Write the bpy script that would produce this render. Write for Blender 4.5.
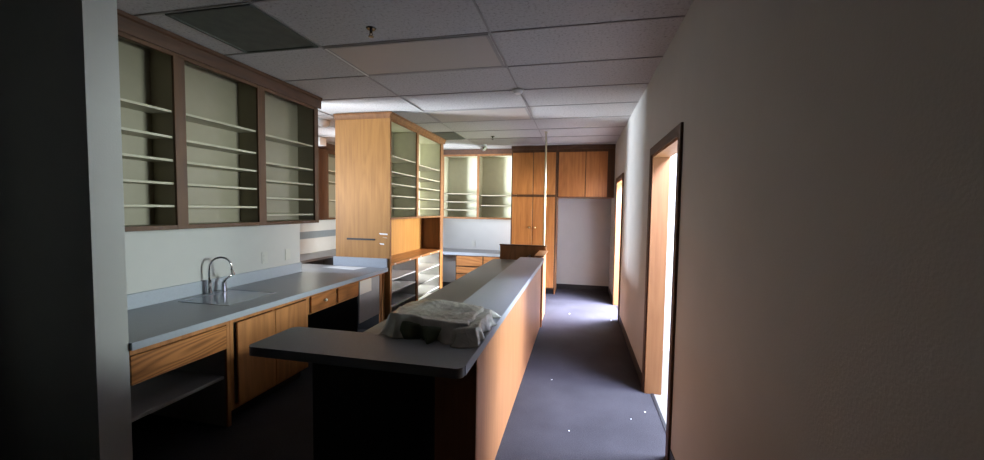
import bpy, bmesh, math, random
from mathutils import Vector, Matrix, noise
for o in list(bpy.data.objects): bpy.data.objects.remove(o, do_unlink=True)
sc = bpy.context.scene
COL = sc.collection
random.seed(7)

# ------------------------------------------------------------------ camera
F_PX, YAW, PITCH, ROLL, CAM_Z = 392.39, .2184, .0533, .0149, 1.494
cy, sy = math.cos(YAW), math.sin(YAW)
fwd = Vector((-sy*math.cos(PITCH), cy*math.cos(PITCH), -math.sin(PITCH)))
rgt = Vector((cy, sy, 0)); upv = rgt.cross(fwd)
r2 = rgt*math.cos(ROLL) + upv*math.sin(ROLL)
u2 = upv*math.cos(ROLL) - rgt*math.sin(ROLL)
cam_d = bpy.data.cameras.new('camera'); cam = bpy.data.objects.new('camera', cam_d); COL.objects.link(cam)
cam_d.sensor_width = 36; cam_d.sensor_fit = 'HORIZONTAL'; cam_d.lens = F_PX*36/984
cam_d.clip_start = .02
cam.matrix_world = Matrix(((r2.x, u2.x, -fwd.x, 0), (r2.y, u2.y, -fwd.y, 0), (r2.z, u2.z, -fwd.z, CAM_Z), (0, 0, 0, 1)))
sc.camera = cam

# ------------------------------------------------------------------ world, daylight at the windows, exposure
w = bpy.data.worlds.new('world'); sc.world = w; w.use_nodes = True
bg = w.node_tree.nodes['Background']; bg.inputs[0].default_value = (.62, .75, .9, 1); bg.inputs[1].default_value = .05
sc.view_settings.view_transform = 'Standard'; sc.view_settings.look = 'None'
sc.view_settings.gamma = 1; sc.view_settings.use_curve_mapping = False
sc.view_settings.exposure = 0.0
sc.cycles.max_bounces = 6; sc.cycles.diffuse_bounces = 2

def window_light(name, x, y0, y1, z0, z1, color, power, toward=1, tilt=0.0):
    d = bpy.data.lights.new(name, 'AREA'); d.shape = 'RECTANGLE'; d.size = y1-y0; d.size_y = z1-z0
    d.color = color; d.energy = power
    o = bpy.data.objects.new(name, d); COL.objects.link(o)
    o.location = (x, (y0+y1)/2, (z0+z1)/2)
    dirv = Vector((toward*math.cos(tilt), 0, math.sin(tilt)))
    o.rotation_euler = dirv.to_track_quat('-Z', 'Z').to_euler()
    # make the light's width run along y
    o.rotation_mode = 'QUATERNION'; zax = -dirv; xax = Vector((0, 1, 0)); yax = zax.cross(xax)
    o.rotation_quaternion = Matrix((xax, yax, zax)).transposed().to_quaternion()
    return o
SKYC, LEAFC = (.80, .94, .94), (.80, 1.0, .50)
window_light('daylight_room_one_sky', 2.5, 2.85, 3.7, 1.35, 1.9, SKYC, 215, -1)
window_light('daylight_room_one_garden', 2.5, 2.85, 3.7, .9, 1.35, LEAFC, 8, -1)
window_light('daylight_room_two_sky', 2.5, 5.3, 6.95, 1.35, 2.0, (.93, .93, 1.0), 860, -1)
window_light('daylight_room_two_garden', 2.5, 5.3, 6.95, .9, 1.35, LEAFC, 170, -1)
window_light('daylight_left_ground', -9.0, 1.7, 3.74, -.4, 1.1, (.84, .91, 1.0), 3400, 1, .18)
window_light('daylight_left_low_sky', -9.0, 1.7, 3.74, 1.15, 2.7, (.74, .84, 1.0), 2400, 1, 0)
window_light('daylight_left_sky', -5.0, 4.6, 5.7, .9, 2.1, (.84, .90, 1.0), 10, 1)

def skylight_light(name, x0, x1, y0, y1, z, color, power):  # unseen steep lamp added to brighten the floor patches at the doorways
    d = bpy.data.lights.new(name, 'AREA'); d.shape = 'RECTANGLE'; d.size = x1-x0; d.size_y = y1-y0
    d.color = color; d.energy = power
    o = bpy.data.objects.new(name, d); COL.objects.link(o); o.location = ((x0+x1)/2, (y0+y1)/2, z)
skylight_light('skylight_room_one', 1.05, 1.75, 2.55, 3.35, 2.74, (.62, .67, 1.0), 520)
skylight_light('skylight_room_two', 1.05, 1.75, 5.6, 6.4, 2.74, (.62, .66, 1.0), 1900)

# ------------------------------------------------------------------ materials
def mat(name):
    m = bpy.data.materials.new(name); m.use_nodes = True
    nt = m.node_tree; b = nt.nodes['Principled BSDF']
    return m, nt, b
def N(nt, t, **k):
    n = nt.nodes.new(t)
    for a, v in k.items(): setattr(n, a, v)
    return n
def ramp(nt, stops):
    r = N(nt, 'ShaderNodeValToRGB'); e = r.color_ramp.elements
    e[0].position, e[0].color = stops[0][0], (*stops[0][1], 1)
    e[1].position, e[1].color = stops[-1][0], (*stops[-1][1], 1)
    for p, c in stops[1:-1]:
        x = e.new(p); x.color = (*c, 1)
    return r
def wood(name, light, dark, axis='z', rough=.38, scale=1.0, figure=.5, rings=14):
    m, nt, b = mat(name); L = nt.links
    tc = N(nt, 'ShaderNodeTexCoord'); mp = N(nt, 'ShaderNodeMapping')
    s = {'x': (1.1, 22, 22), 'y': (22, 1.1, 22), 'z': (22, 22, 1.1)}[axis]
    mp.inputs['Scale'].default_value = tuple(v*scale for v in s)
    L.new(tc.outputs['Object'], mp.inputs[0])
    n1 = N(nt, 'ShaderNodeTexNoise'); n1.inputs['Scale'].default_value = 1.6; n1.inputs['Detail'].default_value = 8; n1.inputs['Roughness'].default_value = .62
    L.new(mp.outputs[0], n1.inputs['Vector'])
    mp2 = N(nt, 'ShaderNodeMapping'); s2 = {'x': (.55, 3.2, 3.2), 'y': (3.2, .55, 3.2), 'z': (3.2, 3.2, .55)}[axis]
    mp2.inputs['Scale'].default_value = s2; L.new(tc.outputs['Object'], mp2.inputs[0])
    n2 = N(nt, 'ShaderNodeTexNoise'); n2.inputs['Scale'].default_value = 1.3; n2.inputs['Detail'].default_value = 1.5; n2.inputs['Distortion'].default_value = .4
    L.new(mp2.outputs[0], n2.inputs['Vector'])
    mm = N(nt, 'ShaderNodeMath', operation='MULTIPLY'); mm.inputs[1].default_value = rings; L.new(n2.outputs[0], mm.inputs[0])
    fr = N(nt, 'ShaderNodeMath', operation='PINGPONG'); fr.inputs[1].default_value = 1; L.new(mm.outputs[0], fr.inputs[0])
    mx = N(nt, 'ShaderNodeMix', data_type='FLOAT'); mx.inputs[0].default_value = figure
    L.new(n1.outputs[0], mx.inputs[2]); L.new(fr.outputs[0], mx.inputs[3])
    r = ramp(nt, [(.22, dark), (.62, light)]); L.new(mx.outputs[0], r.inputs[0]); L.new(r.outputs[0], b.inputs['Base Color'])
    b.inputs['Roughness'].default_value = rough
    bp = N(nt, 'ShaderNodeBump'); bp.inputs['Strength'].default_value = .06; bp.inputs['Distance'].default_value = .002
    L.new(n1.outputs[0], bp.inputs['Height']); L.new(bp.outputs[0], b.inputs['Normal'])
    return m
def plain(name, col, rough=.5, var=.06, scale=30, metal=0, bump=0, bscale=200, spec=.5):
    m, nt, b = mat(name); L = nt.links
    tc = N(nt, 'ShaderNodeTexCoord'); n = N(nt, 'ShaderNodeTexNoise'); n.inputs['Scale'].default_value = scale; n.inputs['Detail'].default_value = 5
    L.new(tc.outputs['Object'], n.inputs['Vector'])
    r = ramp(nt, [(.3, tuple(c*(1-var) for c in col)), (.7, tuple(min(1, c*(1+var)) for c in col))])
    L.new(n.outputs[0], r.inputs[0]); L.new(r.outputs[0], b.inputs['Base Color'])
    b.inputs['Roughness'].default_value = rough; b.inputs['Metallic'].default_value = metal
    b.inputs['Specular IOR Level'].default_value = spec
    if bump:
        n2 = N(nt, 'ShaderNodeTexNoise'); n2.inputs['Scale'].default_value = bscale; n2.inputs['Detail'].default_value = 3
        L.new(tc.outputs['Object'], n2.inputs['Vector'])
        bp = N(nt, 'ShaderNodeBump'); bp.inputs['Strength'].default_value = bump; bp.inputs['Distance'].default_value = .003
        L.new(n2.outputs[0], bp.inputs['Height']); L.new(bp.outputs[0], b.inputs['Normal'])
    return m
OAK_L, OAK_D = (.53, .228, .078), (.30, .112, .034)
M = {}
M['oak'] = wood('oak_vertical_grain', OAK_L, OAK_D, 'z', figure=.25)
M['jamb'] = wood('oak_door_jamb', (.34, .155, .055), (.26, .11, .038), 'z', figure=.1, rough=.6)
M['oak_y'] = wood('oak_long_grain', OAK_L, OAK_D, 'y', figure=.3)
M['oak_x'] = wood('oak_cross_grain', OAK_L, OAK_D, 'x', figure=.3)
M['oak_bold'] = wood('oak_cathedral_grain', (.52, .205, .06), (.20, .068, .018), 'y', figure=.45, rings=30)
M['drawer_oak'] = wood('red_oak_drawer_grain', (.44, .165, .048), (.20, .068, .018), 'y', figure=.3, rings=22)
M['oak_bar'] = wood('oak_bar_front', (.53, .235, .100), (.41, .17, .070), 'z', rough=.45, figure=.12)
M['oak_panel'] = wood('oak_plywood_end', (.45, .215, .058), (.32, .14, .036), 'z', rough=.42, figure=.16)
M['walnut'] = wood('brown_stained_trim', (.085, .035, .014), (.045, .018, .007), 'y', rough=.6, figure=.2)
M['frame_z'] = wood('brown_stained_frame', (.105, .046, .016), (.06, .024, .008), 'z', rough=.6, figure=.2)  # same oak, colour darkened for the low light on the cabinet frames
M['frame_y'] = wood('brown_stained_rail', (.105, .046, .016), (.06, .024, .008), 'y', rough=.6, figure=.2)  # the darkened oak again, grain along y
M['frame_x'] = wood('brown_stained_rail_cross', (.105, .052, .022), (.06, .027, .011), 'x', rough=.42, figure=.2)
M['frame_mid'] = wood('mid_brown_frame', (.28, .125, .045), (.17, .07, .024), 'z', rough=.42, figure=.2)
M['door_oak'] = wood('pantry_door_oak', (.50, .20, .055), (.30, .10, .026), 'z', rough=.4, figure=.12)
M['wall'] = plain('painted_wallboard', (.52, .51, .485), .7, .02, 6, bump=.25, bscale=120)
M['wall_in'] = plain('white_room_wall', (.42, .42, .41), .7, .02, 6)
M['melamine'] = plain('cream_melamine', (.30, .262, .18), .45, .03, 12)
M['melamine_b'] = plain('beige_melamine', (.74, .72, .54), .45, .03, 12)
M['melamine_w'] = plain('white_melamine', (.86, .84, .80), .4, .03, 12)
M['shelf_edge'] = plain('pale_shelf_board', (.46, .42, .31), .45, .03, 12)
M['laminate'] = plain('grey_blue_laminate', (.225, .238, .262), .32, .10, 160)
M['laminate_edge'] = plain('pale_laminate_edge', (.38, .41, .46), .4, .04, 60)
M['lam_bar'] = plain('grey_bar_laminate', (.33, .345, .38), .42, .06, 160)
M['lam_desk'] = plain('olive_grey_desk_laminate', (.22, .215, .19), .45, .06, 120)
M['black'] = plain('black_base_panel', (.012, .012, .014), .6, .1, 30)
M['rubber'] = plain('black_rubber_base', (.012, .012, .014), .5, .1, 30)
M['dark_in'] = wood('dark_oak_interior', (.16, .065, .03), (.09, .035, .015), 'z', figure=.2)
M['chrome'] = plain('polished_chrome', (.75, .76, .78), .08, .01, 5, metal=1)
M['steel'] = plain('glossy_sink_cover', (.22, .245, .29), .10, .03, 40, spec=.8)
M['brass'] = plain('pale_brass', (.80, .66, .38), .25, .03, 20, metal=1)
M['pole'] = plain('galvanised_tube', (.62, .58, .45), .35, .05, 20, metal=.6)
M['white_pl'] = plain('white_plastic', (.80, .80, .78), .35, .02, 20)
M['black_pl'] = plain('black_glass', (.01, .01, .012), .1, .02, 20)
M['ivory'] = plain('ivory_plastic', (.54, .53, .48), .4, .02, 20)
M['paper'] = plain('paper_sheet', (.90, .80, .66), .8, .02, 10)
M['white_paper'] = plain('white_paper_sheet', (.86, .87, .88), .8, .02, 10)
M['grey_panel'] = plain('grey_laminate_door', (.44, .41, .38), .35, .04, 20)
M['lens'] = plain('frosted_lamp_lens', (.50, .455, .42), .5, .02, 60, bump=.3, bscale=300)
M['lens_grey'] = plain('dusty_lamp_lens', (.34, .325, .33), .5, .02, 60, bump=.3, bscale=300)  # darker and greyer than the other lens
M['tee'] = plain('painted_ceiling_tee', (.38, .36, .35), .6, .03, 20)
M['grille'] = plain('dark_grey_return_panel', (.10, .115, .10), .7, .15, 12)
M['tilefloor'] = plain('beige_vinyl_floor', (.20, .185, .165), .45, .04, 8)
M['stripe'] = plain('slate_splash_laminate', (.20, .23, .25), .5, .05, 30)
M['green_lin'] = plain('dark_green_folded_liner', (.085, .11, .06), .5, .15, 30)

def carpet():
    m, nt, b = mat('charcoal_blue_carpet'); L = nt.links
    tc = N(nt, 'ShaderNodeTexCoord')
    a = N(nt, 'ShaderNodeTexNoise'); a.inputs['Scale'].default_value = 140; a.inputs['Detail'].default_value = 6
    c = N(nt, 'ShaderNodeTexNoise'); c.inputs['Scale'].default_value = 3.0; c.inputs['Detail'].default_value = 5
    L.new(tc.outputs['Object'], a.inputs['Vector']); L.new(tc.outputs['Object'], c.inputs['Vector'])
    mx = N(nt, 'ShaderNodeMix', data_type='FLOAT'); mx.inputs[0].default_value = .4
    L.new(a.outputs[0], mx.inputs[2]); L.new(c.outputs[0], mx.inputs[3])
    r = ramp(nt, [(.32, (.027, .026, .029)), (.68, (.062, .059, .066))]); L.new(mx.outputs[0], r.inputs[0]); L.new(r.outputs[0], b.inputs['Base Color'])
    b.inputs['Roughness'].default_value = .95; b.inputs['Specular IOR Level'].default_value = .15
    bp = N(nt, 'ShaderNodeBump'); bp.inputs['Strength'].default_value = .5; bp.inputs['Distance'].default_value = .004
    L.new(a.outputs[0], bp.inputs['Height']); L.new(bp.outputs[0], b.inputs['Normal'])
    return m
M['carpet'] = carpet()
def ceil_tile():
    m, nt, b = mat('fissured_ceiling_board'); L = nt.links
    tc = N(nt, 'ShaderNodeTexCoord')
    a = N(nt, 'ShaderNodeTexNoise'); a.inputs['Scale'].default_value = 55; a.inputs['Detail'].default_value = 6; a.inputs['Roughness'].default_value = .7
    L.new(tc.outputs['Object'], a.inputs['Vector'])
    r = ramp(nt, [(.34, (.34, .32, .31)), (.46, (.57, .557, .55)), (.7, (.63, .615, .61))]); L.new(a.outputs[0], r.inputs[0])
    v = N(nt, 'ShaderNodeTexVoronoi'); v.inputs['Scale'].default_value = 26; L.new(tc.outputs['Object'], v.inputs['Vector'])
    r2_ = ramp(nt, [(.05, (.45, .43, .42)), (.11, (1, 1, 1))]); L.new(v.outputs[0], r2_.inputs[0])
    mu = N(nt, 'ShaderNodeMix', data_type='RGBA', blend_type='MULTIPLY'); mu.inputs[0].default_value = .7
    L.new(r.outputs[0], mu.inputs[6]); L.new(r2_.outputs[0], mu.inputs[7]); L.new(mu.outputs[2], b.inputs['Base Color'])
    b.inputs['Roughness'].default_value = .9; b.inputs['Specular IOR Level'].default_value = .2
    bp = N(nt, 'ShaderNodeBump'); bp.inputs['Strength'].default_value = .3; bp.inputs['Distance'].default_value = .002
    L.new(a.outputs[0], bp.inputs['Height']); L.new(bp.outputs[0], b.inputs['Normal'])
    return m
M['ceil'] = ceil_tile()
def film():
    m, nt, b = mat('crumpled_clear_film'); L = nt.links
    b.inputs['Base Color'].default_value = (.72, .71, .64, 1); b.inputs['Roughness'].default_value = .22
    b.inputs['Specular IOR Level'].default_value = .9
    t = N(nt, 'ShaderNodeBsdfTransparent'); mx = N(nt, 'ShaderNodeMixShader')
    tc = N(nt, 'ShaderNodeTexCoord')
    d = N(nt, 'ShaderNodeTexNoise'); d.inputs['Scale'].default_value = 9; d.inputs['Detail'].default_value = 3
    L.new(tc.outputs['Object'], d.inputs['Vector'])
    ad = N(nt, 'ShaderNodeVectorMath', operation='MULTIPLY_ADD'); ad.inputs[1].default_value = (.16, .16, .16)
    L.new(d.outputs['Color'], ad.inputs[0]); L.new(tc.outputs['Object'], ad.inputs[2])
    v = N(nt, 'ShaderNodeTexVoronoi', feature='F1'); v.inputs['Scale'].default_value = 15; L.new(ad.outputs[0], v.inputs['Vector'])
    v2 = N(nt, 'ShaderNodeTexVoronoi', feature='F1'); v2.inputs['Scale'].default_value = 42; L.new(ad.outputs[0], v2.inputs['Vector'])
    sm = N(nt, 'ShaderNodeMath', operation='MULTIPLY_ADD'); sm.inputs[1].default_value = .35
    L.new(v2.outputs[0], sm.inputs[0]); L.new(v.outputs[0], sm.inputs[2])
    r = ramp(nt, [(.35, (.60,)*3), (.65, (.90,)*3)]); L.new(d.outputs[0], r.inputs[0])
    L.new(r.outputs[0], mx.inputs[0]); L.new(t.outputs[0], mx.inputs[1]); L.new(b.outputs[0], mx.inputs[2])
    L.new(mx.outputs[0], nt.nodes['Material Output'].inputs[0])
    bp = N(nt, 'ShaderNodeBump'); bp.inputs['Strength'].default_value = .45; bp.inputs['Distance'].default_value = .010
    L.new(sm.outputs[0], bp.inputs['Height']); L.new(bp.outputs[0], b.inputs['Normal'])
    return m
M['film'] = film()
def glass():
    m, nt, b = mat('clear_window_glass'); L = nt.links
    t = N(nt, 'ShaderNodeBsdfTransparent'); g = N(nt, 'ShaderNodeBsdfGlossy'); g.inputs['Roughness'].default_value = .02
    mx = N(nt, 'ShaderNodeMixShader'); mx.inputs[0].default_value = .05
    L.new(t.outputs[0], mx.inputs[1]); L.new(g.outputs[0], mx.inputs[2]); L.new(mx.outputs[0], nt.nodes['Material Output'].inputs[0])
    return m
M['glass'] = glass()

# ------------------------------------------------------------------ builders
class MB:
    """collects shapes in world coordinates; build() links them as ONE mesh object"""
    def __init__(s): s.bm = bmesh.new()
    def box(s, x0, x1, y0, y1, z0, z1, bev=.0015):
        if x0 > x1: x0, x1 = x1, x0
        if y0 > y1: y0, y1 = y1, y0
        if z0 > z1: z0, z1 = z1, z0
        t = bmesh.new()
        vs = [t.verts.new((x, y, z)) for x in (x0, x1) for y in (y0, y1) for z in (z0, z1)]
        for f in ((0,1,3,2),(4,6,7,5),(0,4,5,1),(2,3,7,6),(0,2,6,4),(1,5,7,3)): t.faces.new([vs[i] for i in f])
        bmesh.ops.recalc_face_normals(t, faces=t.faces)
        if bev and min(x1-x0, y1-y0, z1-z0) > bev*3:
            bmesh.ops.bevel(t, geom=list(t.edges), offset=bev, segments=1, affect='EDGES')
        s.merge(t); return s
    def merge(s, t):
        me = bpy.data.meshes.new('tmp'); t.to_mesh(me); t.free(); s.bm.from_mesh(me); bpy.data.meshes.remove(me)
    def cyl(s, p, q, r, r2=None, seg=20):
        p, q = Vector(p), Vector(q); d = q-p
        t = bmesh.new()
        bmesh.ops.create_cone(t, cap_ends=True, segments=seg, radius1=r, radius2=r if r2 is None else r2, depth=d.length)
        rot = Vector((0, 0, 1)).rotation_difference(d).to_matrix().to_4x4()
        bmesh.ops.transform(t, matrix=Matrix.Translation((p+q)/2) @ rot, verts=t.verts)
        s.merge(t); return s
    def ball(s, c, r, scale=(1, 1, 1), seg=20):
        t = bmesh.new(); bmesh.ops.create_uvsphere(t, u_segments=seg, v_segments=seg//2, radius=r)
        bmesh.ops.transform(t, matrix=Matrix.Translation(c) @ Matrix.Diagonal((*scale, 1)), verts=t.verts)
        s.merge(t); return s
    def tube(s, pts, r, seg=12):
        t = bmesh.new(); rings = []
        pts = [Vector(p) for p in pts]
        for i, p in enumerate(pts):
            d = (pts[min(i+1, len(pts)-1)] - pts[max(i-1, 0)]).normalized()
            a = d.orthogonal().normalized() if i == 0 else (rings_a - d*rings_a.dot(d)).normalized()
            rings_a = a; b = d.cross(a)
            rr = r[i] if isinstance(r, (list, tuple)) else r
            rings.append([t.verts.new(p + (a*math.cos(k*2*math.pi/seg) + b*math.sin(k*2*math.pi/seg))*rr) for k in range(seg)])
        for A, B in zip(rings, rings[1:]):
            for k in range(seg): t.faces.new((A[k], A[(k+1) % seg], B[(k+1) % seg], B[k]))
        t.faces.new(rings[0][::-1]); t.faces.new(rings[-1])
        bmesh.ops.recalc_face_normals(t, faces=t.faces)
        s.merge(t); return s
    def prism(s, poly, ext):
        """poly: 3-D points of a flat outline, ext: extrusion vector"""
        t = bmesh.new(); a = [t.verts.new(p) for p in poly]; b = [t.verts.new(Vector(p)+Vector(ext)) for p in poly]
        t.faces.new(a[::-1]); t.faces.new(b)
        for i in range(len(a)):
            j = (i+1) % len(a); t.faces.new((a[i], a[j], b[j], b[i]))
        bmesh.ops.recalc_face_normals(t, faces=t.faces)
        s.merge(t); return s
    def build(s, name, material, parent=None, origin=None, smooth=False):
        me = bpy.data.meshes.new(name)
        o = bpy.data.objects.new(name, me); COL.objects.link(o)
        if parent:
            off = root_loc(parent); o.parent = parent
        else:
            vs = [v.co for v in s.bm.verts]
            off = Vector(origin) if origin else Vector(((min(v.x for v in vs)+max(v.x for v in vs))/2, (min(v.y for v in vs)+max(v.y for v in vs))/2, min(v.z for v in vs)))
            o.location = off
        for v in s.bm.verts: v.co -= off
        s.bm.to_mesh(me); s.bm.free()
        me.materials.append(M[material])
        if smooth:
            for p in me.polygons: p.use_smooth = True
        return o
def root_loc(o):
    v = Vector(o.location)
    while o.parent: o = o.parent; v = v + Vector(o.location)
    return v
def tag(o, label, cat, group=None):
    o['label'] = label; o['category'] = cat
    if group: o['group'] = group
    return o
def thing(name, loc, label, cat, group=None):
    o = bpy.data.objects.new(name, None); COL.objects.link(o); o.location = loc; o.empty_display_size = .1
    return tag(o, label, cat, group)
def struct(name, mb, material, parent=None):
    o = mb.build(name, material, parent)
    if not parent: o['kind'] = 'structure'
    return o
def wall_x(name, x0, x1, y0, y1, z0, z1, holes=(), material='wall'):
    """wall slab across x0..x1, along y, with rectangular holes (ya, yb, za, zb)"""
    m = MB(); y = y0
    for ya, yb, za, zb in sorted(holes):
        m.box(x0, x1, y, ya, z0, z1, 0)
        if za > z0: m.box(x0, x1, ya, yb, z0, za, 0)
        if zb < z1: m.box(x0, x1, ya, yb, zb, z1, 0)
        y = yb
    m.box(x0, x1, y, y1, z0, z1, 0)
    return struct(name, m, material)

# ------------------------------------------------------------------ room shell
XR, H, YB, XE = .5637, 2.62, 7.52, 2.4
XW = -3.0                     # left partition face
struct('floor', MB().box(-5.2, .62, -8.1, 7.66, -.1, 0, 0), 'carpet')
struct('floor_side_rooms', MB().box(.62, 2.6, -.1, 7.66, -.1, 0, 0), 'tilefloor')
ceiling = struct('ceiling', MB().box(-5.2, .68, -8.1, 7.66, H, H+.1, 0), 'ceil')
m = MB().box(.68, 1.0, -.1, 7.66, H, H+.1, 0).box(1.8, 2.6, -.1, 7.66, H, H+.1, 0)
for a, b in ((-.1, 2.5), (3.4, 5.55), (6.45, 7.66)): m.box(1.0, 1.8, a, b, H, H+.1, 0)
struct('ceiling_side_rooms', m, 'wall_in')
for i, (a, b) in enumerate(((2.5, 3.4), (5.55, 6.45))):
    struct('skylight_%d' % (i+1), MB().box(1.0, 1.8, a, b, H+.10, H+.106, 0), 'glass')  # unseen roof openings added to let the top lamps in
D1, D2 = (2.49, 3.375), (5.56, 6.45)
DH = 1.945
wall_x('wall_right', XR, XR+.115, -8.0, YB, 0, H, [(D1[0], D1[1], 0, DH), (D2[0], D2[1], 0, DH)])
struct('wall_back', MB().box(-5.2, 2.6, YB, YB+.14, 0, H, 0), 'wall')
struct('wall_front', MB().box(-5.2, 2.6, -8.1, -8.0, 0, H, 0), 'wall')
struct('wall_left', MB().box(XW-.12, XW, 1.55, 3.75, 0, H, 0), 'wall')
struct('wall_stub', MB().box(XW-.12, -2.27, 1.408, 1.55, 0, H, 0), 'wall')
struct('wall_left_front', MB().box(XW-.12, XW, -8.0, 1.408, 0, H, 0), 'wall')
W1, W2 = (2.7, 3.78), (4.55, 5.75)
wall_x('wall_far_left', -5.0, -4.88, -8.0, YB, 0, H, [(*W1, .85, 2.15), (*W2, .85, 2.15)])
struct('wall_partition', MB().box(XR+.115, XE, 4.45, 4.57, 0, H, 0), 'wall_in')
struct('wall_room_end', MB().box(XR+.115, XE, 1.0, 1.12, 0, H, 0), 'wall_in')
W3, W4 = (2.8, 3.75), (5.25, 7.0)
wall_x('wall_far_right', XE, XE+.1, -8.0, YB, 0, H, [(*W3, .85, 2.46), (*W4, .85, 2.46)], 'wall_in')
# windows (frame + pane) in the outer walls
for i, (x, (ya, yb), zt) in enumerate(((-4.94, W1, 2.15), (-4.94, W2, 2.15), (XE+.05, W3, 2.46), (XE+.05, W4, 2.46))):
    f = MB().box(x-.03, x+.03, ya, ya+.03, .85, zt).box(x-.03, x+.03, yb-.03, yb, .85, zt)
    f.box(x-.03, x+.03, ya+.03, yb-.03, .85, .88).box(x-.03, x+.03, ya+.03, yb-.03, zt-.03, zt)
    wf = struct('window_%d' % (i+1), f, 'white_pl')
    MB().box(x-.003, x+.003, ya+.03, yb-.03, .88, zt-.03, 0).build('pane', 'glass', wf)
# doorways: oak jamb lining + dark casing
for i, (ya, yb) in enumerate((D1, D2)):
    t = .022
    j = MB().box(XR-.004, XR+.125, ya-.001, ya+t, 0, DH-t).box(XR-.004, XR+.125, yb-t, yb+.001, 0, DH-t).box(XR-.004, XR+.125, ya, yb, DH-t, DH)
    jb = struct('door_%d' % (i+1), j, 'jamb')
    c = .058
    for xa, xb in ((XR-.016, XR-.0005), (XR+.1155, XR+.131)):
        MB().box(xa, xb, ya-c, ya+.004, 0, DH+c).box(xa, xb, yb-.004, yb+c, 0, DH+c).box(xa, xb, ya+.004, yb-.004, DH-.004, DH+c).build('casing', 'walnut', jb)
    MB().box(.608, .632, ya+t, yb-t, 0, .006).build('threshold', 'rubber', jb)
# baseboards
bb = .095
m = MB()
for ya, yb in ((-8.0, D1[0]-.06), (D1[1]+.06, D2[0]-.06), (D2[1]+.06, YB)): m.box(XR-.006, XR-.0002, ya, yb, 0, bb)
struct('baseboard_right', m, 'rubber')
struct('baseboard_back', MB().box(-.40, XR-.006, YB-.006, YB-.0002, 0, bb), 'rubber')
struct('baseboard_left', MB().box(-2.27+.0002, -2.27+.006, 1.41, 1.528, 0, bb), 'rubber')
struct('baseboard_partition', MB().box(XR+.14, XE-.01, 4.444, 4.4498, 0, .09), 'white_pl')

# ceiling grid: rows every .61 m, columns every 1.22 m
G, Y0 = -.587, 2.50
m = MB()
k = -17
ys = []
while Y0+.61*k < YB:
    y = Y0+.61*k; ys.append(y)
    if y > -7.9: m.box(-4.88, XR, y-.006, y+.006, H-.006, H-.0002, 0)
    k += 1
for gx in (G, G-1.22, G-2.44, G-3.66): m.box(gx-.006, gx+.006, -8.0, YB, H-.007, H-.0003, 0)
m.build('ceiling_grid', 'tee', ceiling)

def troffer(y, lens, label):
    x0, x1, y0, y1 = G-1.22+.014, G-.014, y+.014, y+.61-.014
    t = thing('ceiling_light', ((x0+x1)/2, (y0+y1)/2, H-.02), label, 'ceiling light', 'ceiling lamp panels')
    f = MB()
    f.box(x0, x1, y0, y0+.022, H-.009, H-.0005).box(x0, x1, y1-.022, y1, H-.009, H-.0005)
    f.box(x0, x0+.022, y0+.022, y1-.022, H-.009, H-.0005).box(x1-.022, x1, y0+.022, y1-.022, H-.009, H-.0005)
    f.build('frame', 'tee', t)
    MB().box(x0+.022, x1-.022, y0+.022, y1-.022, H-.006, H-.0005, 0).build('lens', lens, t)
    if y < 3: MB().box(x0-.002, x0+.012, y0, y1, H-.013, H-.0092).build('edge_strip', 'white_pl', t)
troffer(Y0, 'lens', 'unlit fluorescent ceiling light with warm beige lens, nearest the sink cabinets')
troffer(Y0+.61*3, 'lens', 'unlit ceiling light over the tall cabinet end of the bar, in the bright ceiling band')
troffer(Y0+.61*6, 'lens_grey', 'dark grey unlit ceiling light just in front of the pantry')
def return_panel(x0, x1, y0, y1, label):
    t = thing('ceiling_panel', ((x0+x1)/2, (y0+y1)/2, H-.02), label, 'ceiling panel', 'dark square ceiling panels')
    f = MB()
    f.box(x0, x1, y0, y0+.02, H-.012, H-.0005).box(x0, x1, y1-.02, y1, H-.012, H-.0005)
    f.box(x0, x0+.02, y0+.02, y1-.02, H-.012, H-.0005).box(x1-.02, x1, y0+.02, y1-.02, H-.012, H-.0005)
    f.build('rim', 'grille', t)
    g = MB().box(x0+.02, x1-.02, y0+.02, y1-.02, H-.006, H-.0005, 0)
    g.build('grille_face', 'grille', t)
return_panel(-2.42, G-1.22-.014, 1.90, 2.488, 'large dark grey-green square ceiling panel above the nearest wall cabinet')
return_panel(-2.42, G-1.22-.014, 5.56, 6.14, 'small-looking dark square ceiling panel behind the tall cabinet crown')  # panel added in place of a shaded patch of ceiling

# sprinklers, smoke detector, cameras
def sprinkler(x, y, label):
    t = thing('sprinkler_head', (x, y, H), label, 'sprinkler', 'ceiling sprinklers')
    MB().cyl((x, y, H-.001), (x, y, H-.008), .032, .026).build('escutcheon', 'black_pl', t)
    s = MB().cyl((x, y, H-.008), (x, y, H-.03), .009).cyl((x, y, H-.052), (x, y, H-.055), .017, seg=14)
    s.tube([(x-.003, y, H-.028), (x-.012, y, H-.038), (x-.002, y, H-.053)], .0025, 6).tube([(x+.003, y, H-.028), (x+.012, y, H-.038), (x+.002, y, H-.053)], .0025, 6)
    s.build('nozzle', 'black_pl', t)
sprinkler(-1.31, 2.303, 'black sprinkler head on the dim ceiling above the bar')
sprinkler(-1.341, 5.99, 'small grey sprinkler head in front of the back cabinets')
t = thing('smoke_detector', (-.592, 3.70, H), 'round white detector on a ceiling grid crossing', 'detector')
MB().cyl((-.592, 3.70, H-.007), (-.592, 3.70, H-.020), .058, .058, 32).build('mount', 'ivory', t)
MB().cyl((-.592, 3.70, H-.020), (-.592, 3.70, H-.042), .050, .034, 32).build('cover', 'white_pl', t, smooth=False)
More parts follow.
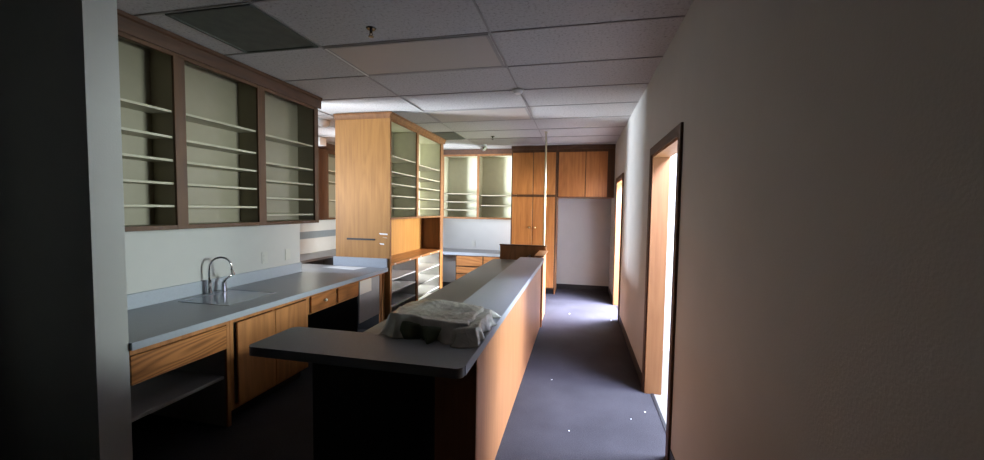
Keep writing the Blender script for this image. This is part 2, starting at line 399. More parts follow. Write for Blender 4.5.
def dome_cam(x, y, label, s=1.0):
    t = thing('security_camera', (x, y, H), label, 'camera')
    MB().cyl((x, y, H-.001), (x, y, H-.02), .05*s, .05*s, 28).build('mount', 'white_pl', t)
    MB().ball((x, y, H-.02-.042*s), .055*s, seg=28).build('body', 'white_pl', t, smooth=True)
    MB().ball((x+.006*s, y-.038*s, H-.02-.052*s), .021*s, seg=20).build('eye', 'black_pl', t, smooth=True)
dome_cam(-1.66, 6.70, 'small white ball camera with black eye on the ceiling by the back cabinets')
t = thing('ceiling_dome', (-3.29, 4.58, H), 'glossy white dome on the ceiling seen in the gap left of the tall cabinet', 'dome')
MB().cyl((-3.29, 4.58, H-.001), (-3.29, 4.58, H-.02), .085, .085, 30).build('mount', 'white_pl', t)
MB().ball((-3.29, 4.58, H-.025), .08, (1, 1, .85), 28).build('bowl', 'white_pl', t, smooth=True)
tag(MB().box(-4.26, -4.10, 5.62, 5.78, H-.13, H-.007).build('emergency_light', 'white_pl'), 'small white box on the ceiling above the far left oak cabinet', 'light box')

# ------------------------------------------------------------------ open shelf bays shared builder (front faces +x)
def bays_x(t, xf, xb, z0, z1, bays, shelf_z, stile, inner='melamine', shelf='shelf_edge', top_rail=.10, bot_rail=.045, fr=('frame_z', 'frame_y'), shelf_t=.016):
    """bays: list of (y0, y1) clear openings; frame in front at xf; returns nothing"""
    ya, yb = bays[0][0]-stile, bays[-1][1]+stile
    MB().box(xb, xb+.012, ya+.006, yb-.006, z0+.01, z1-.01, 0).build('back_panel', inner, t)
    MB().box(xb+.012, xf-.019, ya+.005, yb-.005, z0+.012, z0+.03).build('bottom_board', inner, t)
    MB().box(xb+.012, xf-.019, ya+.005, yb-.005, z1-.03, z1-.012).build('top_board', inner, t)
    f = MB(); edges = [ya] + [v for b in bays for v in b] + [yb]
    for i in range(0, len(edges), 2): f.box(xf-.019, xf, edges[i], edges[i+1], z0, z1)
    for b0, b1 in bays: f.box(xf-.019, xf-.0005, b0, b1, z0, z0+bot_rail).box(xf-.019, xf-.0005, b0, b1, z1-top_rail, z1)
    f.build('face_frame', fr[0], t)
    for i in range(len(bays)):
        b0, b1 = bays[i]
        MB().box(xb+.012, xf-.019, b0-.018, b0-.001, z0+.03, z1-.03).build('side_board', inner, t)
        MB().box(xb+.012, xf-.019, b1+.001, b1+.018, z0+.03, z1-.03).build('side_board', inner, t)
        for z in (shelf_z[i] if isinstance(shelf_z[0], (list, tuple)) else shelf_z):
            MB().box(xb+.013, xf-.022, b0, b1, z-shelf_t, z).build('shelf', shelf, t)

def crown_x(t, xf, xb, ya, yb, z0, z1, out=.045, ends=(0, 1), mname='walnut'):
    """crown moulding profile swept along y on the +x face, returns along x at the ends"""
    prof = [(0, z0), (.012, z0), (.016, z0+(z1-z0)*.35), (out-.012, z0+(z1-z0)*.72), (out, z0+(z1-z0)*.80), (out, z1), (0, z1)]
    ea = out if ends[0] else 0; eb = out if ends[1] else 0
    m = MB().prism([(xf+px, ya-ea, pz) for px, pz in prof], (0, (yb+eb)-(ya-ea), 0))
    if ends[1]: m.prism([(xb, yb+px, pz) for px, pz in prof], (xf-xb+.001, 0, 0))
    if ends[0]: m.prism([(xb, ya-px, pz) for px, pz in prof], (xf-xb+.001, 0, 0))
    return m

# left wall cabinet
t = thing('wall_cabinet', (-2.82, 2.6, 1.325), 'long doorless oak wall cabinet of three open bays above the sink counter', 'wall cabinet')
ZS = [2.12, 1.95, 1.796, 1.642, 1.490]
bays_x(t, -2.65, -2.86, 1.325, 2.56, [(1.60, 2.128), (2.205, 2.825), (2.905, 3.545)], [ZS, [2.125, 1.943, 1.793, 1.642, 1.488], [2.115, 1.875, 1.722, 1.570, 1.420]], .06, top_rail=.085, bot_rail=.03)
MB().box(XW+.001, -2.669, 3.606, 3.622, 1.325, 2.56).build('end_panel', 'frame_z', t)
MB().box(XW+.001, -2.861, 1.56, 3.60, 1.326, 1.345).build('wall_cleat', 'frame_y', t)
crown_x(t, -2.65, XW, 1.552, 3.605, 2.50, H-.008, .03, (0, 1)).build('crown', 'walnut', t)

# ------------------------------------------------------------------ left base run
ZC = .77
def lipped_top(name, x0, x1, y0, y1, z, th, label, cat, face='laminate', edge='laminate_edge', edge_x=None):
    t = thing(name, ((x0+x1)/2, (y0+y1)/2, z-th), label, cat)
    MB().box(x0, x1-.006, y0, y1, z-th, z, .002).build('slab', face, t)
    MB().box(x1-.006, x1, y0, y1, z-th-.004, z-.001, .001).build('front_edge', edge, t)
    return t
ct = thing('worktop', (-2.65, 2.9, ZC-.035), 'long grey laminate worktop with the sink, running to the tall cabinet', 'worktop')
SX0, SX1, SY0, SY1 = -2.90, -2.45, 2.31, 2.78
m = MB()
m.box(XW, SX0, 1.552, 3.75, ZC-.035, ZC, 0).prism([(SX1, 1.552, ZC-.035), (-2.258, 1.552, ZC-.035), (-2.228, 4.297, ZC-.035), (SX1, 4.297, ZC-.035)], (0, 0, .035))
m.box(SX0, SX1, 1.552, SY0, ZC-.035, ZC, 0).box(SX0, SX1, SY1, 4.297, ZC-.035, ZC, 0).box(XW, SX0, 3.75, 4.297, ZC-.035, ZC, 0)
m.build('slab', 'laminate', ct)
tw = thing('worktop', (-3.35, 4.0, ZC-.035), 'short grey worktop piece behind the white wall end, left of the tall cabinet', 'worktop')
MB().box(-3.7, XW-.001, 3.756, 4.297, ZC-.035, ZC, 0).build('slab', 'laminate', tw)
MB().prism([(-2.2578, 1.552, ZC-.04), (-2.250, 1.552, ZC-.04), (-2.220, 4.297, ZC-.04), (-2.2278, 4.297, ZC-.04)], (0, 0, .0395)).build('front_edge', 'laminate_edge', ct)
MB().box(XW+.0005, XW+.02, 1.552, 3.75, ZC+.0003, ZC+.105).build('backsplash', 'laminate_edge', ct)
MB().box(-2.95, -2.23, 4.276, 4.296, ZC+.0003, ZC+.112).build('end_splash', 'laminate_edge', ct)
# sink
t = thing('sink', (-2.67, 2.55, ZC-.14), 'flush glossy sink cover mirrored in the grey worktop below the faucet', 'sink')
g_ = .0005
s = MB().box(SX0+g_, SX0+.008, SY0+g_, SY1-g_, ZC-.034, ZC+.0012, 0).box(SX1-.008, SX1-g_, SY0+g_, SY1-g_, ZC-.034, ZC+.0012, 0)
s.box(SX0+.008, SX1-.008, SY0+g_, SY0+.008, ZC-.034, ZC+.0012, 0).box(SX0+.008, SX1-.008, SY1-.008, SY1-g_, ZC-.034, ZC+.0012, 0)
s.build('rim', 'steel', t)
MB().box(SX0+.001, SX1-.001, SY0+.0006, SY0+.011, ZC+.0014, ZC+.0026, 0).build('near_edge', 'black_pl', t)
MB().box(SX0+.009, SX1-.009, SY0+.009, SY1-.009, ZC-.008, ZC-.001, 0).build('flush_cover', 'steel', t)
# faucet
fx, fy = -2.935, 2.60
t = thing('faucet', (fx, fy, ZC), 'chrome gooseneck faucet with side lever behind the sink', 'faucet')
MB().cyl((fx, fy, ZC+.0005), (fx, fy, ZC+.006), .028).cyl((fx, fy, ZC+.006), (fx, fy, ZC+.115), .0195, .0175, 24).build('body', 'chrome', t, smooth=False)
pts = [(fx, fy, ZC+.11), (fx, fy, ZC+.20)]
R = .070
for k in range(1, 15):
    a = math.pi*k/14
    pts.append((fx+(R-R*math.cos(a))*.75, fy+(R-R*math.cos(a))*.80, ZC+.205+R*math.sin(a)*1.25))
e = pts[-1]; pts.append((e[0], e[1], e[2]-.03))
MB().tube(pts, .0085, 14).build('spout', 'chrome', t, smooth=True)
MB().cyl((e[0], e[1], e[2]-.02), (e[0]+.004, e[1]+.004, e[2]-.065), .012, .019, 20).build('spray_head', 'chrome', t)
hx, hy = fx+.03, fy+.105
MB().cyl((hx, hy, ZC+.0005), (hx, hy, ZC+.006), .026).cyl((hx, hy, ZC+.006), (hx, hy, ZC+.085), .021, .019, 24).build('valve', 'chrome', t)
MB().tube([(hx, hy, ZC+.085), (hx+.01, hy+.02, ZC+.105), (hx+.055, hy+.06, ZC+.150)], [.013, .010, .007], 12).build('lever', 'chrome', t, smooth=True)
# base cabinets
XF = -2.268
def rail_top(m, y0, y1): m.box(XF-.019, XF, y0, y1, .70, ZC-.0405)
# open knee section with bold grained apron
t = thing('base_cabinet', (-2.64, 1.86, 0), 'base unit with bold-grained apron over an open shelf space, next to the white wall end', 'base cabinet')
m = MB(); rail_top(m, 1.552, 2.15); m.box(XF-.019, XF, 2.125, 2.15, 0, .70).build('face_frame', 'oak', t)
MB().box(XF-.016, XF+.003, 1.554, 2.122, .54, .695).build('apron', 'oak_bold', t)
MB().box(XW+.02, XF-.02, 2.13, 2.148, .0, ZC-.037).build('side_board', 'grey_panel', t)
MB().box(XW+.02, XF-.03, 1.554, 2.128, .33, .35).build('shelf', 'grey_panel', t)
MB().box(XW+.003, XW+.015, 1.554, 2.128, 0, ZC-.037, 0).build('back_panel', 'grey_panel', t)
# two-door cabinet
t = thing('base_cabinet', (-2.64, 2.54, 0), 'oak base cabinet with two plain closed doors below the sink', 'base cabinet')
m = MB(); rail_top(m, 2.151, 2.925)
m.box(XF-.019, XF, 2.151, 2.178, .10, .70).box(XF-.019, XF, 2.90, 2.925, .10, .70).box(XF-.019, XF, 2.178, 2.90, .10, .13).box(XF-.019, XF, 2.52, 2.55, .13, .70)
m.build('face_frame', 'oak', t)
m = MB().box(XW+.02, XF-.019, 2.152, 2.168, .10, ZC-.037).box(XW+.02, XF-.019, 2.908, 2.924, .10, ZC-.037).box(XW+.02, XF-.019, 2.168, 2.908, .10, .118).box(XW+.003, XW+.02, 2.152, 2.924, .10, ZC-.037)
m.build('carcass', 'melamine', t)
for (a, b) in ((2.196, 2.535), (2.539, 2.895)):
    d = MB().box(XF+.0005, XF+.019, a, b, .125, .695, .003).build('door', 'oak', t)
MB().box(XW+.02, XF-.08, 2.152, 2.924, 0, .10).build('toe_kick', 'rubber', t)
# drawer unit over a knee space
t = thing('drawer_unit', (-2.64, 3.32, .56), 'two side-by-side oak drawers over a dark knee space under the worktop', 'drawer unit')
m = MB(); rail_top(m, 2.926, 3.725); m.box(XF-.019, XF, 2.926, 2.945, .558, .70).box(XF-.019, XF, 3.705, 3.725, .558, .70).box(XF-.019, XF, 3.305, 3.335, .558, .70).box(XF-.019, XF, 2.945, 3.705, .552, .565)
m.build('face_frame', 'oak', t)
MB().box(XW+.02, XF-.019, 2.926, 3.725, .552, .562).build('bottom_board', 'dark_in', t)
for a, b, kn in ((2.950, 3.300, 1), (3.340, 3.700, 0)):
    d = MB().box(XF+.0005, XF+.019, a, b, .566, .712, .004).build('drawer', 'drawer_oak', t)
    if kn:
        yk = (a+b)/2
        MB().cyl((XF+.018, yk, .645), (XF+.032, yk, .645), .005).ball((XF+.038, yk, .645), .013).build('knob', 'white_pl', d)
# bay with grey door and paper
t = thing('base_cabinet', (-2.64, 4.0, 0), 'end base unit with a grey laminate door between the drawers and the tall cabinet', 'base cabinet')
m = MB(); rail_top(m, 3.726, 4.296); m.box(XF-.019, XF, 4.19, 4.225, .0, .70).box(XF-.019, XF, 4.262, 4.296, 0, .70)
m.build('face_frame', 'oak', t)
for a in (3.727, 4.28): MB().box(XW+.02, XF-.019, a, a+.015, 0, ZC-.037).build('side_board', 'black', t)
MB().box(XF-.018, XF-.002, 3.745, 4.175, .245, .698, .002).build('door', 'grey_panel', t)
tag(MB().box(XF-.0015, XF-.0003, 3.75, 3.99, .555, .705, 0).build('paper_sheet', 'paper'), 'cream paper sheet stuck to the grey cabinet door under the worktop', 'paper')
tag(MB().prism([(-3.0, 4.11, ZC+.0006), (-2.52, 4.03, ZC+.0006), (-2.47, 4.25, ZC+.0006), (-2.86, 4.26, ZC+.0006)], (0, 0, .001)).build('paper_sheet', 'white_paper'), 'white paper lying on the grey worktop beside the tall cabinet', 'paper')

# outlets
def outlet(axis, x, y, z, label, blank=False):
    t = thing('wall_outlet', (x, y, z-.057), label, 'outlet', 'wall outlets')
    if axis == 'x':
        MB().box(x+.0003, x+.006, y-.036, y+.036, z-.058, z+.058).build('cover_plate', 'ivory', t)
        if not blank:
            for dz in (-.021, .021): MB().box(x+.0062, x+.009, y-.016, y+.016, z+dz-.014, z+dz+.014).build('socket', 'ivory', t)
    else:
        MB().box(x-.036, x+.036, y-.006, y-.0003, z-.058, z+.058).build('cover_plate', 'ivory', t)
        for dz in (-.021, .021): MB().box(x-.016, x+.016, y-.009, y-.0062, z+dz-.014, z+dz+.014).build('socket', 'ivory', t)
outlet('x', XW, 3.25, .985, 'ivory outlet on the white wall above the backsplash, right of the faucet')
outlet('x', XW, 3.56, .985, 'blank white wall plate at the right end of the sink wall', True)
outlet('y', -2.04, YB, .80, 'small ivory outlet on the back wall above the low desk')

# ------------------------------------------------------------------ tall double sided cabinet
XT, YT0, YT1 = -2.2, 4.30, 6.16
XM = -2.57
t = thing('tall_cabinet', (-2.57, 5.23, 0), 'tall floor-to-ceiling oak cabinet with plywood end panel and open shelves, ending the worktop', 'tall cabinet')
MB().box(-2.93, XT-.001, YT0, YT0+.019, 0, H-.06).build('end_panel', 'oak_panel', t)
MB().box(XM, XT-.02, YT1-.018, YT1, .08, H-.06).build('far_end_panel', 'dark_in', t)
MB().box(-2.93, -2.912, YT0+.019, YT1, 0, H-.06).build('rear_panel', 'oak', t)
MB().box(-2.912, XM, YT1-.018, YT1, 0, H-.06).build('rear_end_panel', 'oak', t)
crown_x(t, XT, -2.93, YT0, YT1, H-.075, H-.008, .035, (1, 1)).build('crown', 'frame_mid', t)
# upper open section z 1.375..2.52
UB = [(4.335, 5.085), (5.15, 6.04)]
m = MB(); m.box(XT-.019, XT, YT0+.0005, UB[0][0], .80, H-.07).box(XT-.019, XT, UB[0][1], UB[1][0], 1.375, H-.07).box(XT-.019, XT, UB[1][1], YT1-.0005, .80, H-.07)
for a, b in UB: m.box(XT-.019, XT-.0005, a, b, 2.52, H-.07)
m.box(XT-.019, XT+.012, YT0+.0005, YT1, 1.350, 1.375)
m.build('face_frame', 'frame_mid', t)
MB().box(XM, XM+.012, YT0+.02, YT1-.02, 1.36, H-.08, 0).build('back_panel', 'melamine_b', t)
MB().box(XM+.012, XT-.02, YT0+.02, YT1-.02, 1.352, 1.372).build('deck', 'melamine_b', t)
MB().box(XM+.012, XT-.02, YT0+.02, YT1-.02, 2.53, 2.548).build('top_board', 'melamine_b', t)
for (a, b), zs in zip(UB, ([2.125, 1.934, 1.790, 1.645, 1.493], [2.107, 1.932, 1.788, 1.635, 1.491])):
    MB().box(XM+.012, XT-.02, a-.018, a-.001, 1.372, 2.53).build('side_board', 'melamine_b', t)
    MB().box(XM+.012, XT-.02, b+.001, b+.018, 1.372, 2.53).build('side_board', 'melamine_b', t)
    for z in zs: MB().box(XM+.013, XT-.022, a, b, z-.016, z).build('shelf', 'shelf_edge', t)
# niche
MB().box(XM, XM+.012, YT0+.02, YT1-.02, .822, 1.349, 0).build('niche_back', 'oak_panel', t)
MB().box(XM, XT+.004, YT0+.0195, YT1-.0005, .790, .820).build('ledge', 'oak_y', t)
# lower open section
LB = [(4.345, 5.085), (5.15, 6.04)]
for a, b, c in ((YT0+.0005, LB[0][0], 0), (LB[0][1], LB[1][0], .08), (LB[1][1], YT1-.0005, 0)): MB().box(XT-.019, XT, a, b, c, .789).build('lower_stile', 'oak', t)
MB().box(XM, XM+.012, YT0+.02, YT1-.02, .08, .788, 0).build('lower_back', 'melamine_w', t)
MB().box(XM+.012, XT-.02, YT0+.02, YT1-.02, .08, .10).build('lower_deck', 'melamine_w', t)
MB().box(XM, XT-.06, YT0+.02, YT1-.02, 0, .078).build('toe_kick', 'rubber', t)
for (a, b), zs in zip(LB, ([.705, .619, .470, .286], [.70, .586, .404, .222])):
    MB().box(XM+.012, XT-.02, a-.018, a-.001, .10, .788).build('side_board', 'melamine_w', t)
    MB().box(XM+.012, XT-.02, b+.001, b+.018, .10, .788).build('side_board', 'melamine_w', t)
    for z in zs[1:]: MB().box(XM+.013, XT-.012, a, b, z-.018, z).build('lower_shelf', 'melamine_w', t)
MB().box(-2.775, -2.395, YT0-.006, YT0-.0003, 1.094, 1.116).build('slot_rail', 'black', t)
for i, (x0, x1, z0, z1, lb) in enumerate(((-2.345, -2.235, 1.165, 1.185, 'upper torn white tape strip on the plywood end panel'),
                                  (-2.30, -2.24, 1.128, 1.135, 'thin middle tape strip on the plywood end panel'),
                                  (-2.34, -2.28, 1.045, 1.065, 'lower torn white scrap on the plywood end panel'))):
    mb = MB().prism([(x0, YT0-.0003, z1), (x1, YT0-.0003, z1-.003), (x1+.004, YT0-.0003, z0), (x0+.015, YT0-.0003, z0+.004)], (0, -.0015, 0))
    tag(mb.build('tape_scrap', 'white_paper'), lb, 'tape scrap', 'tape scraps on the tall cabinet')
# little white hooks/clips along ledge edge
for y in (4.42, 4.86, 5.22, 5.60, 5.93):
    MB().box(XT+.0045, XT+.012, y-.02, y+.02, .798, .812).build('shelf_clip', 'white_pl', t)

# ------------------------------------------------------------------ back wall: uppers, pantry, fridge-top doors, desk
t = thing('wall_cabinet', (-1.9, 7.36, 1.30), 'open two-bay wall cabinet with cream shelves on the back wall left of the pantry', 'wall cabinet')
yf = 7.2; z0, z1 = 1.30, 2.53
bx = [(-3.05, -2.60), (-2.56, -1.905), (-1.86, -1.235)]
m = MB()
for a, b in ((-3.09, -3.05), (-2.60, -2.56), (-1.905, -1.86), (-1.235, -1.205)): m.box(a, b, yf, yf+.019, z0, z1)
for a, b in bx: m.box(a, b, yf+.0005, yf+.019, z0, z0+.035).box(a, b, yf+.0005, yf+.019, z1-.045, z1)
m.build('face_frame', 'frame_mid', t)
MB().box(-3.09, -1.206, YB-.013, YB-.001, z0, z1, 0).build('back_panel', 'melamine_b', t)
MB().box(-3.09, -1.206, yf+.019, YB-.013, z0+.01, z0+.028).build('deck', 'melamine_b', t)
MB().box(-3.09, -1.206, yf+.019, YB-.013, z1-.03, z1-.012).build('top_board', 'melamine_b', t)
MB().box(-3.09, -3.07, yf+.019, YB-.013, z0+.03, z1-.03).build('side_board', 'oak', t)
for a in (-2.59, -1.892, -1.225): MB().box(a, a+.018, yf+.019, YB-.013, z0+.03, z1-.03).build('side_board', 'melamine_b', t)
for (a, b), zs in zip(bx, ((1.78, 1.63, 1.48), (1.785, 1.628, 1.475), (1.755, 1.565))):
    for z in zs: MB().box(a, b, yf+.022, YB-.014, z-.016, z).build('shelf', 'shelf_edge', t)
MB().box(-3.09, -1.206, yf-.012, yf-.0005, z1-.01, H-.008).build('crown', 'walnut', t)

PF = 6.95
t = thing('pantry_cabinet', (-.79, 7.23, 0), 'tall oak pantry with upper and lower door pairs and two round knobs', 'pantry')
MB().box(-1.20, -1.182, PF+.02, YB-.001, .09, H-.07).build('side_panel', 'oak', t)
MB().box(-.412, -.394, PF+.02, YB-.001, 0, H-.07).build('side_panel', 'door_oak', t)
MB().box(-1.182, -.412, YB-.02, YB-.001, .09, H-.07).box(-1.182, -.412, PF+.02, YB-.02, .09, .11).box(-1.182, -.412, PF+.02, YB-.02, 2.50, 2.52).build('carcass', 'dark_in', t)
m = MB().box(-1.20, -1.175, PF, PF+.019, .09, H-.07).box(-.425, -.394, PF, PF+.019, .09, H-.07).box(-1.175, -.425, PF, PF+.019, 1.725, 1.755).box(-1.175, -.425, PF, PF+.019, 2.49, H-.07).box(-1.175, -.425, PF, PF+.019, .09, .13).box(-.82, -.795, PF, PF+.019, .13, 1.725).box(-.82, -.795, PF, PF+.019, 1.755, 2.49)
m.build('face_frame', 'frame_z', t)
for a, b in ((-1.178, -.817), (-.803, -.422)):
    MB().box(a, b, PF-.019, PF-.0005, 1.762, 2.495, .003).build('upper_door', 'door_oak', t)
    d = MB().box(a, b, PF-.019, PF-.0005, .12, 1.718, .003).build('lower_door', 'door_oak', t)
    kx = b-.045 if a < -1 else a+.045
    MB().cyl((kx, PF-.018, 1.18), (kx, PF-.03, 1.18), .008).ball((kx, PF-.042, 1.18), .021).build('knob', 'brass', d)
MB().box(-1.20, -.394, PF+.04, PF+.06, 0, .09).build('toe_kick', 'rubber', t)
MB().box(-1.205, -.394, PF-.022, PF+.019, H-.072, H-.008).build('crown', 'walnut', t)

t = thing('wall_cabinet', (.08, 7.23, 1.73), 'oak wall cabinet with two closed doors over the empty fridge space', 'wall cabinet')
MB().box(-.392, XR-.001, PF+.02, YB-.001, 1.715, 1.733).box(-.392, XR-.001, PF+.02, YB-.001, 2.50, 2.518).box(-.392, -.376, PF+.02, YB-.001, 1.733, 2.50).box(XR-.018, XR-.001, PF+.02, YB-.001, 1.733, 2.50).build('carcass', 'oak_y', t)
m = MB().box(-.392, -.372, PF, PF+.019, 1.715, H-.07).box(.44, XR-.001, PF, PF+.019, 1.715, H-.07).box(.07, .10, PF, PF+.019, 1.715, H-.07).box(-.372, .07, PF, PF+.019, 1.715, 1.735).box(.10, .44, PF, PF+.019, 1.715, 1.735).box(-.372, .07, PF, PF+.019, 2.49, H-.07).box(.10, .44, PF, PF+.019, 2.49, H-.07)
m.build('face_frame', 'frame_z', t)
for a, b in ((-.368, .078), (.092, .445)): MB().box(a, b, PF-.019, PF-.0005, 1.728, 2.495, .003).build('door', 'door_oak', t)
MB().box(-.392, XR-.001, PF-.022, PF+.019, H-.072, H-.008).build('crown', 'walnut', t)

ZD = .69
t = thing('desk_counter', (-2.2, 7.2, ZD-.04), 'low grey laminate desk top along the back wall', 'worktop')
MB().box(-3.3, -1.201, 6.906, YB-.001, ZD-.035, ZD).build('slab', 'laminate', t)
MB().box(-3.3, -1.201, 6.90, 6.906, ZD-.055, ZD-.001).build('front_edge', 'laminate_edge', t)
t = thing('drawer_unit', (-1.7, 7.2, 0), 'oak unit of stacked drawers under the low back desk beside the pantry', 'drawer unit')
ytop = ZD-.056
m = MB().box(-2.215, -2.195, 6.93, 7.45, 0, ytop).box(-1.222, -1.202, 6.93, 7.45, 0, ytop).box(-2.195, -1.222, 7.44, 7.45, 0, ytop).build('carcass', 'oak', t)
m = MB().box(-2.215, -2.19, 6.912, 6.9295, 0, ytop).box(-1.71, -1.675, 6.912, 6.9295, 0, ytop).box(-1.222, -1.202, 6.912, 6.9295, 0, ytop)
for a, b in ((-2.19, -1.71), (-1.675, -1.222)):
    for z in (0.0, .145, .285, .425, ytop-.02): m.box(a, b, 6.912, 6.9295, z, z+.02)
m.build('face_frame', 'frame_x', t)
for a, b in ((-2.195, -1.705), (-1.68, -1.217)):
    for za, zb in ((.025, .14), (.165, .28), (.305, .42), (.445, ytop-.012)):
        MB().box(a, b, 6.894, 6.9115, za, zb, .003).build('drawer', 'oak_x', t)

# ------------------------------------------------------------------ far left kitchen run seen through the gap
XO = -4.88
t = thing('wall_cabinet', (-4.6, 6.7, 1.28), 'oak wall cabinet in the far left room glimpsed between sink wall and tall cabinet', 'wall cabinet')
m = MB().box(XO+.001, -4.42, 5.90, 5.918, 1.26, 2.50).box(XO+.001, -4.42, 7.45, 7.468, 1.26, 2.50).box(XO+.001, -4.42, 5.918, 7.45, 1.26, 1.28).box(XO+.001, -4.42, 5.918, 7.45, 2.48, 2.50).box(XO+.001, XO+.012, 5.918, 7.45, 1.28, 2.48)
m.build('carcass', 'melamine', t)
m = MB().box(-4.4195, -4.40, 5.90, 5.93, 1.26, 2.50).box(-4.4195, -4.40, 6.20, 6.26, 1.26, 2.50).box(-4.4195, -4.40, 7.43, 7.468, 1.26, 2.50)
for a, b in ((5.93, 6.20), (6.26, 7.43)): m.box(-4.4195, -4.4005, a, b, 1.26, 1.29).box(-4.4195, -4.4005, a, b, 2.44, 2.50)
m.build('face_frame', 'frame_z', t)
MB().box(-4.399, -4.381, 5.935, 6.195, 1.27, 2.45, .003).build('door', 'frame_z', t)
for z in (2.15, 1.95, 1.62): MB().box(XO+.013, -4.425, 5.92, 7.44, z-.016, z).build('shelf', 'shelf_edge', t)
MB().box(XO+.001, -4.37, 5.88, 7.47, 2.501, H-.008).build('crown', 'walnut', t)
t = thing('worktop', (-4.6, 6.0, .59), 'grey worktop of the far left room seen through the gap beside the tall cabinet', 'worktop')
MB().box(XO+.001, -4.27, 4.4, 7.51, .59, .63).build('slab', 'laminate', t)
tag(MB().box(XO+.001, XO+.012, 5.76, 7.51, .90, 1.03).build('splash_strip', 'stripe'), 'slate grey horizontal strip on the far left room wall', 'wall strip')
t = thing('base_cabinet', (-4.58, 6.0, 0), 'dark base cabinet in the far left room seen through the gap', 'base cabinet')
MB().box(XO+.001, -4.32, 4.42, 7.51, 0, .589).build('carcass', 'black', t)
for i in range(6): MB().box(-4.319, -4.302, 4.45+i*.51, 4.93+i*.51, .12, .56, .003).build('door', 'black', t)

# ------------------------------------------------------------------ bar
ZB = .885
bar = thing('bar_counter', (-.85, 3.4, 0), 'long oak-fronted bar with grey ledge top running from the foreground to the pantry', 'bar')
MB().box(-.470, -.455, 1.782, 4.97, 0, ZB-.042).build('front_panel', 'oak_bar', bar)
MB().box(-.665, -.4555, 1.765, 1.7815, 0, ZB-.042).build('end_panel', 'oak_bar', bar)
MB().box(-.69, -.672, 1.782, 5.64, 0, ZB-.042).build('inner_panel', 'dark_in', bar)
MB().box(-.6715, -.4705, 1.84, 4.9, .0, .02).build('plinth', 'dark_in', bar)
# ledge top, L shaped, rounded near corners
def rounded_L():
    x0, x1, xi, ya, yb, yc = -1.395, -.42, -.725, 1.40, 1.70, 4.97
    r = .03; P = []
    def arc(cx, cy_, a0, a1, n=6):
        for i in range(n+1):
            a = math.radians(a0+(a1-a0)*i/n); P.append((cx+r*math.cos(a), cy_+r*math.sin(a)))
    arc(x0+r, ya+r, 180, 270); arc(x1-r, ya+r, 270, 360)
    P.extend([(x1, yc), (xi, yc), (xi, yb)]); arc(x0+r, yb-r, 90, 180)
    return P
P = rounded_L()
MB().prism([(x, y, ZB-.040) for x, y in P], (0, 0, .040)).build('ledge_top', 'lam_bar', bar)
MB().box(-.4198, -.4160, 1.44, 4.968, ZB-.041, ZB-.0006, .0005).build('ledge_edge', 'laminate_edge', bar)
# support below the arm, black panels added to keep that space dark
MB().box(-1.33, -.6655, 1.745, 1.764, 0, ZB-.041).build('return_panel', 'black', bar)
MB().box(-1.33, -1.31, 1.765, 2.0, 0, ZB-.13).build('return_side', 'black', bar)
# low wall beyond the ledge and its return
MB().box(-.545, -.455, 4.972, 5.66, 0, .895).build('low_wall', 'oak_bar', bar)
MB().box(-.55, -.425, 4.972, 5.66, .8955, .908).build('low_wall_cap', 'frame_mid', bar)
MB().box(-1.13, -.455, 5.661, 5.70, 0, .965).build('return_wall', 'frame_mid', bar)
MB().box(-1.14, -.45, 5.650, 5.71, .9655, .98).build('return_wall_cap', 'walnut', bar)
MB().box(-.4545, -.432, 4.945, 4.97, 0, ZB-.042).build('end_post', 'oak_bar', bar)
# lower desk
t = thing('desk_counter', (-.98, 3.7, 0), 'low olive-grey desk top running along the inner side of the bar', 'worktop')
MB().box(-1.225, -.692, 2.002, 5.645, .725, .76, .002).build('slab', 'lam_desk', t)
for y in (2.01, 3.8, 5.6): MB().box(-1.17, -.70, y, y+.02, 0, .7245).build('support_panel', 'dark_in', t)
# pole
t = thing('pole', (-.495, 5.74, 0), 'thin metal pole rising to the ceiling at the far end of the bar', 'pole')
MB().cyl((-.495, 5.74, .004), (-.495, 5.74, H-.012), .0125, seg=16).build('tube', 'pole', t)
MB().cyl((-.495, 5.74, 0), (-.495, 5.74, .004), .035).build('foot_flange', 'pole', t)
MB().cyl((-.495, 5.74, H-.012), (-.495, 5.74, H-.006), .03).build('top_flange', 'pole', t)

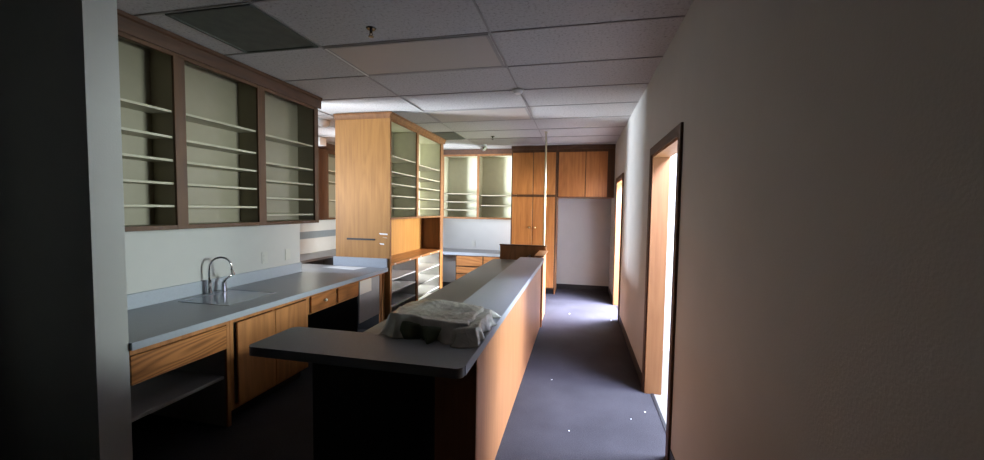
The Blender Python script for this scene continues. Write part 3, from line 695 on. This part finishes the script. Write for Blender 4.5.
# plastic wrapped bundle on the bar
t = thing('plastic_bag', (-.72, 1.87, ZB), 'crumpled clear plastic bag with dark green folded liner lying on the bar top', 'plastic bag')
def lump(x0, x1, y0, y1, z0, h, seed, nx=46, ny=34, amp=.03, tilt=(1.05, .75)):
    bm = bmesh.new(); g = []
    for j in range(ny+1):
        row = []
        for i in range(nx+1):
            u, v = i/nx, j/ny
            x, y = x0+(x1-x0)*u, y0+(y1-y0)*v
            sm = lambda t: t*t*(3-2*t)
            e = sm(min(1, min(u, 1-u)/.10))**.7 * sm(min(1, v/.12))**.6 * sm(min(1, (1-v)/.25))
            p = Vector((x*7, y*7, seed))
            rid = 1-abs(noise.noise(p*1.3))*2; rid2 = 1-abs(noise.noise(p*3.1+Vector((3, 1, 7))))*2; n3 = noise.noise(p*.6+Vector((9, 9, 2)))
            z = h*(tilt[0]+(tilt[1]-tilt[0])*u+.25*n3)+amp*(rid*.55+rid2*.4-.3)
            k_ = 1-e
            jx = noise.noise(Vector((y*14, seed, u*3)))*.05*(.3+k_); jy = noise.noise(Vector((x*13, seed+4, v*3)))*.05*(.3+k_)
            if v < .05 or u < .05 or v > .95 or u > .95: e = 0 if min(u, 1-u, v, 1-v) < .001 else e
            row.append(bm.verts.new((x+jx, y+jy, z0+max(.0015, z*e))))
        g.append(row)
    for j in range(ny):
        for i in range(nx): bm.faces.new((g[j][i], g[j][i+1], g[j+1][i+1], g[j+1][i]))
    low = {}
    border = g[0] + [r[-1] for r in g[1:]] + g[-1][-2::-1] + [r[0] for r in g[-2:0:-1]]
    bm.faces.new([v for v in border][::-1])
    bmesh.ops.recalc_face_normals(bm, faces=bm.faces)
    return bm
m = MB(); m.merge(lump(-.84, -.52, 1.66, 2.0, ZB+.0005, .070, 11, amp=.004, tilt=(1, .9))); m.build('folded_liner', 'green_lin', t, smooth=True)
m = MB(); m.merge(lump(-.93, -.455, 1.675, 2.16, ZB+.0008, .094, 3.3, 120, 100, amp=.0055, tilt=(1.08, .76))); m.build('film', 'film', t, smooth=True)
m = MB(); m.merge(lump(-.60, -.432, 1.64, 2.17, ZB+.0006, .070, 8.1, 50, 100, amp=.009, tilt=(.8, .9))); m.build('film_end', 'film', t, smooth=True)

# litter on the carpet
for i, (x, y, s0, lb) in enumerate(((-.20, 3.42, .010, 'white crumb of paper on the carpet in the dark band between the door patches'),
                               (-.03, 2.64, .009, 'white paper crumb on the bluish carpet nearest the bar side'),
                               (.10, 2.32, .011, 'white paper crumb closest to the camera on the carpet'),
                               (.515, 3.03, .012, 'white crumb against the threshold of the near doorway'),
                               (.40, 2.9, .008, 'tiny white crumb on the carpet in front of the near doorway'),
                               (.46, 5.52, .012, 'white crumb on the carpet beside the far doorway'),
                               (-.1, 5.70, .012, 'white crumb in the far light patch on the carpet'))):
    s = s0*.6
    mb = MB().prism([(x-s, y-s*.6, .0005), (x+s*.7, y-s, .0005), (x+s, y+s*.5, .0005), (x-s*.3, y+s, .0005)], (0, 0, s*.5))
    tag(mb.build('paper_scrap', 'white_paper'), lb, 'paper scrap', 'paper crumbs on the carpet')
